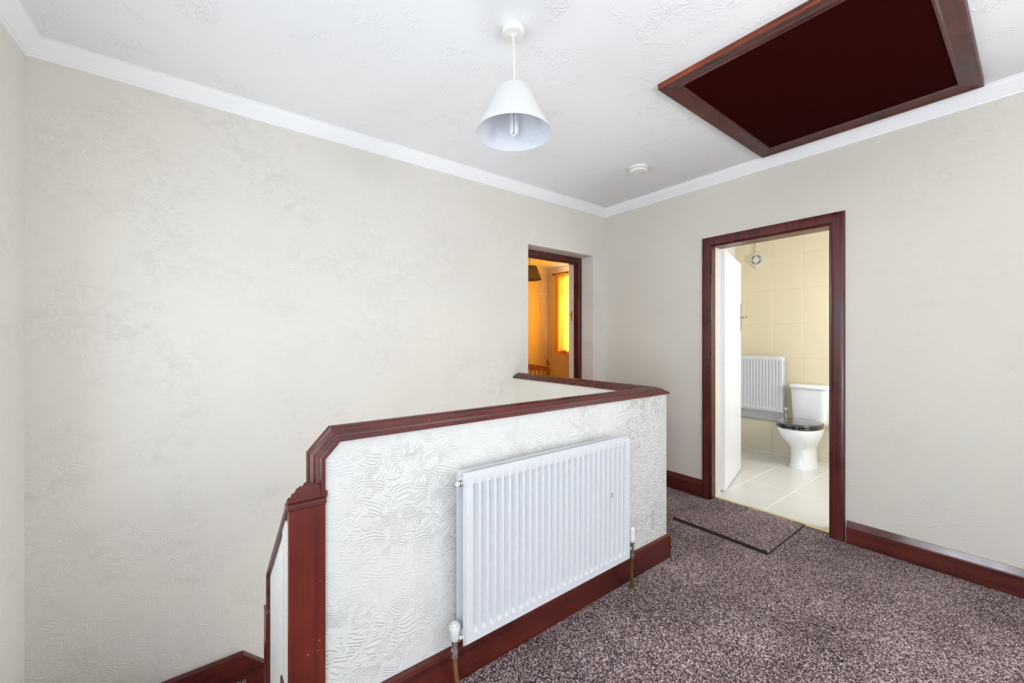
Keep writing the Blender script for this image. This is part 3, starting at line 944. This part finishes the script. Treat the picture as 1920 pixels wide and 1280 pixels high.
bm = BM(); lathe(bm, [(0.1518, 2.0775), (0.1158, 2.143), (0.0878, 2.202), (0.0683, 2.248), (0.0678, 2.248), (0.0872, 2.2015), (0.1152, 2.1425), (0.1512, 2.0775)], (SX, SY, 0), 64, closed=True)
sub('shade_liner', bm, M['liner'], sh, smooth=True, angle=50)
for k in range(3):
    a = k * 2 * pi / 3 + 0.4; bm = BM()
    tube(bm, [(SX + 0.016 * cos(a), SY + 0.016 * sin(a), 2.226), (SX + 0.064 * cos(a), SY + 0.064 * sin(a), 2.250)], 0.0014, 6)
    sub('shade_carrier', bm, M['steel'], sh)
bm = BM(); lathe(bm, [(0.006, 2.252), (0.013, 2.246), (0.014, 2.224), (0.021, 2.222), (0.021, 2.214), (0.0165, 2.210), (0.0165, 2.178), (0.019, 2.172), (0.019, 2.160), (0.004, 2.158)], (SX, SY, 0), 28)
child('lampholder', bm, M['lampholder'], pl, smooth=True)
bm = BM()
for k in range(3):
    a = k * 2 * pi / 3 + 0.9
    cx, cy = SX + 0.0115 * cos(a), SY + 0.0115 * sin(a)
    tx, ty = -sin(a) * 0.0062, cos(a) * 0.0062
    pts = [(cx - tx, cy - ty, 2.162), (cx - tx, cy - ty, 2.085)]
    pts += [(cx - tx * cos(q), cy - ty * cos(q), 2.085 - 0.0062 * sin(q)) for q in (0.6, 1.2, pi / 2, 1.95, 2.5)]
    pts += [(cx + tx, cy + ty, 2.085), (cx + tx, cy + ty, 2.162)]
    tube(bm, pts, 0.0052, 10)
child('bulb', bm, M['bulb'], pl, smooth=True)

# ------------------------------------------------------------------ smoke alarm
sx, sy = 2.555, 1.800
sa = thing('smoke_alarm', 'small round white smoke alarm on the ceiling near the corner', 'smoke alarm', (sx, sy, CEIL))
bm = BM(); lathe(bm, [(0.066, 0), (0.067, -0.004), (0.066, -0.014), (0.063, -0.016)], (sx, sy, CEIL), 48)
child('base_plate', bm, M['plastic'], sa, smooth=True)
bm = BM(); lathe(bm, [(0.058, -0.012), (0.058, -0.034)], (sx, sy, CEIL), 40)
child('vent_slot', bm, M['dark'], sa)
bm = BM()
lathe(bm, [(0.060, -0.0195), (0.0665, -0.0195), (0.0665, -0.0215), (0.060, -0.0215)], (sx, sy, CEIL), 48, closed=True)
lathe(bm, [(0.058, -0.0245), (0.066, -0.0245), (0.0655, -0.031), (0.060, -0.037), (0.030, -0.040), (0.0, -0.0405)], (sx, sy, CEIL), 48)
for k in range(16):
    a = 2 * pi * k / 16
    box(bm, -0.002, 0.002, 0.0585, 0.0655, -0.026, -0.014, mtx=Matrix.Translation((sx, sy, CEIL)) @ Matrix.Rotation(a, 4, 'Z'))
cv = child('cover', bm, M['plastic'], sa, smooth=True)
bm = BM(); lathe(bm, [(0.0, -0.0415), (0.007, -0.041), (0.008, -0.0385)], (sx + 0.02, sy - 0.022, CEIL), 16)
sub('test_button', bm, M['steel'], cv)
bm = BM(); lathe(bm, [(0.0, -0.0415), (0.004, -0.041), (0.0045, -0.037)], (sx - 0.018, sy - 0.025, CEIL), 12)
sub('indicator', bm, M['steel'], cv)

# ------------------------------------------------------------------ loft hatch
hx0, hx1, hy0, hy1 = 1.800, 3.036, 0.165, 1.155
lh = thing('loft_hatch', 'large loft hatch with dark maroon panel and mahogany frame in the ceiling', 'loft hatch', ((hx0 + hx1) / 2, (hy0 + hy1) / 2, CEIL))
HF = [(0, 0), (0, 0.026), (0.004, 0.031), (0.012, 0.031), (0.030, 0.024), (0.064, 0.018), (0.070, 0.022), (0.078, 0.021), (0.082, 0.012), (0.082, 0)]
cs = [Vector((hx0, hy0, CEIL)), Vector((hx1, hy0, CEIL)), Vector((hx1, hy1, CEIL)), Vector((hx0, hy1, CEIL))]
ins = [Y, -X, -Y, X]
for i in range(4):
    a, b = cs[i], cs[(i + 1) % 4]
    prv = (cs[i] - cs[i - 1]).normalized(); cur = (b - a).normalized(); nxt = (cs[(i + 2) % 4] - b).normalized()
    bm = BM(); sweep(bm, [a, b], [ins[i]], [-Z], HF, ends=((prv + cur).normalized(), (cur + nxt).normalized()))
    o = child('frame_rail', bm, [M['wood_hatch'], M['wood_warm']], lh)
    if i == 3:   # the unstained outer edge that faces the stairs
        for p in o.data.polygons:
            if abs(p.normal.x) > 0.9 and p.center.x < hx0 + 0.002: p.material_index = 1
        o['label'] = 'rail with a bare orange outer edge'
bm = BM(); box(bm, hx0 + 0.078, hx1 - 0.078, hy0 + 0.078, hy1 - 0.078, CEIL - 0.012, CEIL - 0.001)
child('hatch_panel', bm, M['hatch_panel'], lh)

# ------------------------------------------------------------------ toilet
TY = 1.418
tl = thing('toilet', 'white close-coupled toilet with a closed glossy black seat', 'toilet', (4.68, TY, 0))


def loft(bm, secs, n=40, capa=True, capb=True):
    """secs: (z, cx, front half, back half, half width, squareness)"""
    rings = []
    for (z, cx, af, ab, b_, e) in secs:
        ring = []
        for k in range(n):
            t = 2 * pi * k / n
            c, s = cos(t), sin(t)
            q = 2.0 / e
            x = math.copysign(abs(c) ** q, c); y = math.copysign(abs(s) ** q, s)
            ring.append(bm.verts.new((cx + x * (ab if c > 0 else af), TY + y * b_, z)))
        rings.append(ring)
    for A, B in zip(rings, rings[1:]):
        for k in range(n): bm.faces.new((A[k], A[(k + 1) % n], B[(k + 1) % n], B[k]))
    if capa: bm.faces.new(rings[0])
    if capb: bm.faces.new(rings[-1])
    return bm


bm = BM()
loft(bm, [(0.0, 4.70, .172, .20, .108, 2.3), (0.012, 4.70, .170, .20, .106, 2.3), (0.03, 4.70, .158, .20, .098, 2.3), (0.12, 4.70, .148, .20, .094, 2.3), (0.185, 4.69, .150, .20, .097, 2.3),
          (0.215, 4.68, .165, .20, .110, 2.2), (0.25, 4.66, .190, .22, .130, 2.2), (0.29, 4.64, .220, .24, .150, 2.2), (0.34, 4.62, .240, .26, .168, 2.2), (0.385, 4.61, .248, .29, .178, 2.2), (0.402, 4.61, .248, .29, .179, 2.2)])
child('pan', bm, M['ceramic'], tl, smooth=True, angle=60)
bm = BM()
loft(bm, [(0.402, 4.61, .244, .19, .176, 2.2), (0.404, 4.61, .254, .19, .184, 2.2), (0.417, 4.61, .256, .19, .186, 2.2), (0.423, 4.61, .250, .19, .182, 2.2)])
child('toilet_seat', bm, M['seat_black'], tl, smooth=True, angle=60)
bm = BM()
loft(bm, [(0.425, 4.61, .250, .20, .182, 2.2), (0.429, 4.61, .258, .205, .187, 2.2), (0.443, 4.61, .258, .205, .187, 2.2), (0.450, 4.61, .250, .20, .180, 2.2), (0.453, 4.61, .225, .18, .160, 2.2)])
child('seat_lid', bm, M['seat_black'], tl, smooth=True, angle=60)
bm = BM()
loft(bm, [(0.395, 4.92, .085, .10, .135, 5), (0.43, 4.92, .092, .10, .142, 5), (0.58, 4.92, .100, .10, .152, 5), (0.745, 4.92, .106, .10, .160, 5)])
ci = child('cistern', bm, M['ceramic'], tl, smooth=True, angle=60)
bm = BM()
loft(bm, [(0.746, 4.915, .112, .105, .166, 5), (0.750, 4.915, .118, .105, .171, 5), (0.772, 4.915, .118, .105, .171, 5), (0.782, 4.915, .110, .10, .165, 5), (0.787, 4.915, .09, .09, .150, 4)])
sub('cistern_lid', bm, M['ceramic'], ci, smooth=True, angle=60)
bm = BM(); lathe(bm, [(0.023, 0.785), (0.023, 0.791), (0.020, 0.793), (0, 0.793)], (4.90, TY, 0), 24)
sub('flush_button', bm, M['chrome'], ci)
bm = BM(); tube(bm, [(4.93, 1.165, 0.345), (4.93, 1.165, 0.40)], 0.008, 10); tube(bm, [(4.93, 1.15, 0.40), (4.93, 1.26, 0.40)], 0.009, 10)
lathe(bm, [(0.014, 0), (0.014, 0.02)], (4.93, 1.165, 0.39), 12)
child('supply_valve', bm, M['brass'], tl)

# ------------------------------------------------------------------ extractor fan
fy, fz = 1.960, 2.146
ef = thing('extractor_fan', 'cream diamond-set extractor fan high on the bathroom wall', 'extractor fan', (5.027, fy, fz))
R45 = Matrix.Translation((5.027, fy, fz)) @ Matrix.Rotation(pi / 4, 4, 'X')
bm = BM(); box(bm, -0.022, 0.0, -0.074, 0.074, -0.074, 0.074, 0.008, mtx=R45, seg=2)
hs = child('fan_housing', bm, M['plastic_cream'], ef)
bm = BM(); lathe(bm, [(0.056, 0), (0.056, -0.004)], (5.005, fy, fz), 32, 'X')
child('dark_opening', bm, M['dark'], ef)
bm = BM()
lathe(bm, [(0.055, -0.002), (0.060, -0.002), (0.060, -0.011), (0.055, -0.011)], (5.003, fy, fz), 40, 'X', closed=True)
lathe(bm, [(0.030, -0.002), (0.030, -0.010), (0.027, -0.012), (0, -0.013)], (5.003, fy, fz), 28, 'X')
for k in range(20):
    a = 2 * pi * k / 20
    wd = 0.0022 if k % 5 else 0.006
    box(bm, -0.009, -0.003, -wd, wd, 0.028, 0.057, mtx=Matrix.Translation((5.003, fy, fz)) @ Matrix.Rotation(a, 4, 'X'))
child('grille', bm, M['plastic_cream'], ef)
bm = BM(); box(bm, 5.009, 5.027, fy - 0.012, fy + 0.012, fz + 0.10, CEIL, 0.002)
child('cable_trunking', bm, M['plastic_cream'], ef)

# ------------------------------------------------------------------ bedroom contents
# cornice and picture rail
bm = BM(); sweep(bm, [(1.5, 5.44, CEIL), (5.0, 5.44, CEIL), (5.0, 2.86, CEIL)], [-Y, -X], [Z, Z], [(a * 1.5, b * 1.4) for a, b in CO])
struct(obj('trim_bedroom_cornice', bm, M['bed_white'], smooth=True, angle=25))
bm = BM(); sweep(bm, [(1.5, 5.44, 2.06), (5.0, 5.44, 2.06), (5.0, 2.86, 2.06)], [-Y, -X], [Z, Z], [(0, -.02), (.008, -.018), (.014, .0), (.018, .012), (.014, .02), (0, .022)])
struct(obj('trim_picture_rail', bm, M['bed_white'], smooth=True, angle=25))
w3 = bpy.data.objects.new('window_3', None); C.objects.link(w3); w3.location = (5.1, 4.4, 1.7); w3['kind'] = 'structure'
bm = BM()
for (y0, y1, z0, z1) in ((3.83, 3.88, 1.07, 2.34), (4.94, 4.99, 1.07, 2.34), (3.88, 4.94, 1.07, 1.12), (3.88, 4.94, 2.29, 2.34), (4.385, 4.435, 1.12, 2.29)):
    box(bm, 5.10, 5.15, y0, y1, z0, z1)
child('window_frame', bm, M['door_white'], w3)
bm = BM(); box(bm, 4.93, 5.10, 3.79, 5.03, 1.035, 1.07, 0.006); box(bm, 4.955, 4.999, 3.82, 5.0, 0.99, 1.035)
child('window_sill', bm, M['door_white'], w3)
# curtain: pleated sheet
cu = thing('curtain', 'golden yellow curtain drawn across the bedroom window', 'curtain', (4.9, 4.5, 2.36))
bm = BM(); n = 150; rows = 14
g = []
for j in range(rows + 1):
    t = j / rows; z = 2.358 - 1.358 * t
    line = []
    for i in range(n + 1):
        s = i / n
        y = 5.165 - 1.45 * s
        amp = 0.006 + 0.020 * (0.4 + 0.6 * t)
        x = 4.925 + amp * sin(s * 46 + 0.6 * sin(s * 9)) + 0.006 * sin(s * 15 + 2 * t)
        yy = y + (0.02 * t if s < 0.05 else 0)
        line.append((x, yy, z))
    g.append(line)
def sheet(g, off):
    V = [[bm.verts.new((x + off, y, z)) for x, y, z in l] for l in g]
    for a, b in zip(V, V[1:]):
        for i in range(len(a) - 1): bm.faces.new((a[i], a[i + 1], b[i + 1], b[i]))
    return V
sheet(g, 0)
child('curtain_cloth', bm, M['curtain'], cu, smooth=True, angle=180)
bm = BM()
sheet([[(x, y, 1.045 - q) for x, y, z in g[-1]] for q in (0, .045)], -0.003)
child('hem', bm, M['curtain'], cu, smooth=True, angle=180)
bm = BM()
sheet([[(x, y, 2.359 - q) for x, y, z in g[0]] for q in (0, .04)], -0.003)
child('heading', bm, M['curtain'], cu, smooth=True, angle=180)
cp = thing('curtain_pole', 'thin dark curtain pole above the yellow bedroom curtain', 'curtain pole', (4.93, 4.4, 2.39))
bm = BM(); tube(bm, [(4.93, 3.6, 2.385), (4.93, 5.20, 2.385)], 0.008, 12); child('pole', bm, M['pole'], cp, smooth=True)
bm = BM(); lathe(bm, [(0.008, 0), (0.016, 0.006), (0.018, 0.018), (0.011, 0.032), (0, 0.036)], (4.93, 5.20, 2.385), 14, 'Y'); child('finial', bm, M['pole'], cp, smooth=True)
for y in (4.93, 3.9):
    bm = BM(); tube(bm, [(4.93, y, 2.385), (4.998, y, 2.385)], 0.006, 8); box(bm, 4.992, 4.999, y - .012, y + .012, 2.35, 2.42); child('bracket', bm, M['pole'], cp)
for k in range(16):
    y = 5.15 - k * 0.09
    bm = BM(); lathe(bm, [(0.011, -.0015), (0.014, -.0015), (0.014, .0015), (0.011, .0015)], (4.93, y, 2.379), 12, 'Y', closed=True); child('curtain_ring', bm, M['pole'], cp)

# bedroom pendant
bx, by = 3.352, 3.982
bl = thing('pendant_light', 'olive green tapered lampshade hanging in the bedroom', 'lamp', (bx, by, CEIL))
bm = BM(); lathe(bm, [(0.045, 0), (0.045, -0.025), (0.01, -0.03)], (bx, by, CEIL), 24); child('ceiling_rose', bm, M['plastic'], bl, smooth=True)
bm = BM(); tube(bm, [(bx, by, CEIL - .02), (bx, by, 2.16)], 0.0035, 8); child('flex', bm, M['plastic'], bl)
bm = BM(); lathe(bm, [(0.088, 2.178), (0.150, 2.008), (0.148, 2.008), (0.086, 2.177)], (bx, by, 0), 48, closed=True); child('lamp_shade', bm, M['shade_green'], bl, smooth=True, angle=50)
bm = BM(); lathe(bm, [(0.02, 2.17), (0.02, 2.11), (0.026, 2.08), (0.026, 2.05), (0.012, 2.03), (0, 2.03)], (bx, by, 0), 20); child('lampholder', bm, M['lampholder'], bl, smooth=True)

# bed with turned pine footboard
bd = thing('bed', 'orange pine single bed with turned posts and spindles in the bedroom', 'bed', (4.2, 5.0, 0))
def turned(bm, x, y, z0, z1, r, knob=True):
    h = z1 - z0
    pr = [(r, 0), (r, h * .28), (r * .7, h * .30), (r * 1.05, h * .34), (r * .7, h * .38), (r * .95, h * .52), (r * .7, h * .64), (r * 1.05, h * .67), (r, h * .69), (r, h * .86)]
    if knob: pr += [(r * .55, h * .875), (r * .6, h * .885), (r * 1.0, h * .90), (r * 1.08, h * .93), (r * .95, h * .965), (r * .6, h * .985), (0, h)]
    else: pr += [(r * .7, h)]
    lathe(bm, pr, (x, y, z0), 16)
for (x, y, zt) in ((4.2, 4.56, .965), (4.2, 5.39, .965), (2.25, 4.56, 1.05), (2.25, 5.39, 1.05)):
    bm = BM(); turned(bm, x, y, 0, zt, 0.030); child('bed_post', bm, M['pine'], bd, smooth=True)
for x in (4.2, 2.25):
    bm = BM()
    n = 14; V = []
    for i in range(n + 1):
        s = i / n; y = 4.575 + 0.80 * s; top = 0.832 + 0.016 * sin(pi * s)
        V.append([bm.verts.new((x + dx, y, z)) for dx, z in ((-.016, 0.755), (.016, .755), (.016, top), (-.016, top))])
    for a, b in zip(V, V[1:]):
        for k in range(4): bm.faces.new((a[k], a[(k + 1) % 4], b[(k + 1) % 4], b[k]))
    bm.faces.new(V[0]); bm.faces.new(V[-1])
    child('top_rail', bm, M['pine'], bd)
    bm = BM(); box(bm, x - .014, x + .014, 4.58, 5.37, 0.30, 0.42); child('lower_rail', bm, M['pine'], bd)
    for k in range(7):
        bm = BM(); y = 4.66 + k * 0.105; turned(bm, x, y, 0.42, 0.757, 0.013, False); child('spindle', bm, M['pine'], bd, smooth=True)
bm = BM(); box(bm, 2.27, 4.18, 4.55, 4.575, .24, .36); child('side_rail', bm, M['pine'], bd)
bm = BM(); box(bm, 2.27, 4.18, 5.375, 5.40, .24, .36); child('side_rail', bm, M['pine'], bd)
bm = BM(); box(bm, 2.28, 4.17, 4.58, 5.37, .30, .52, 0.03, seg=3); child('mattress', bm, M['bed_white'], bd)
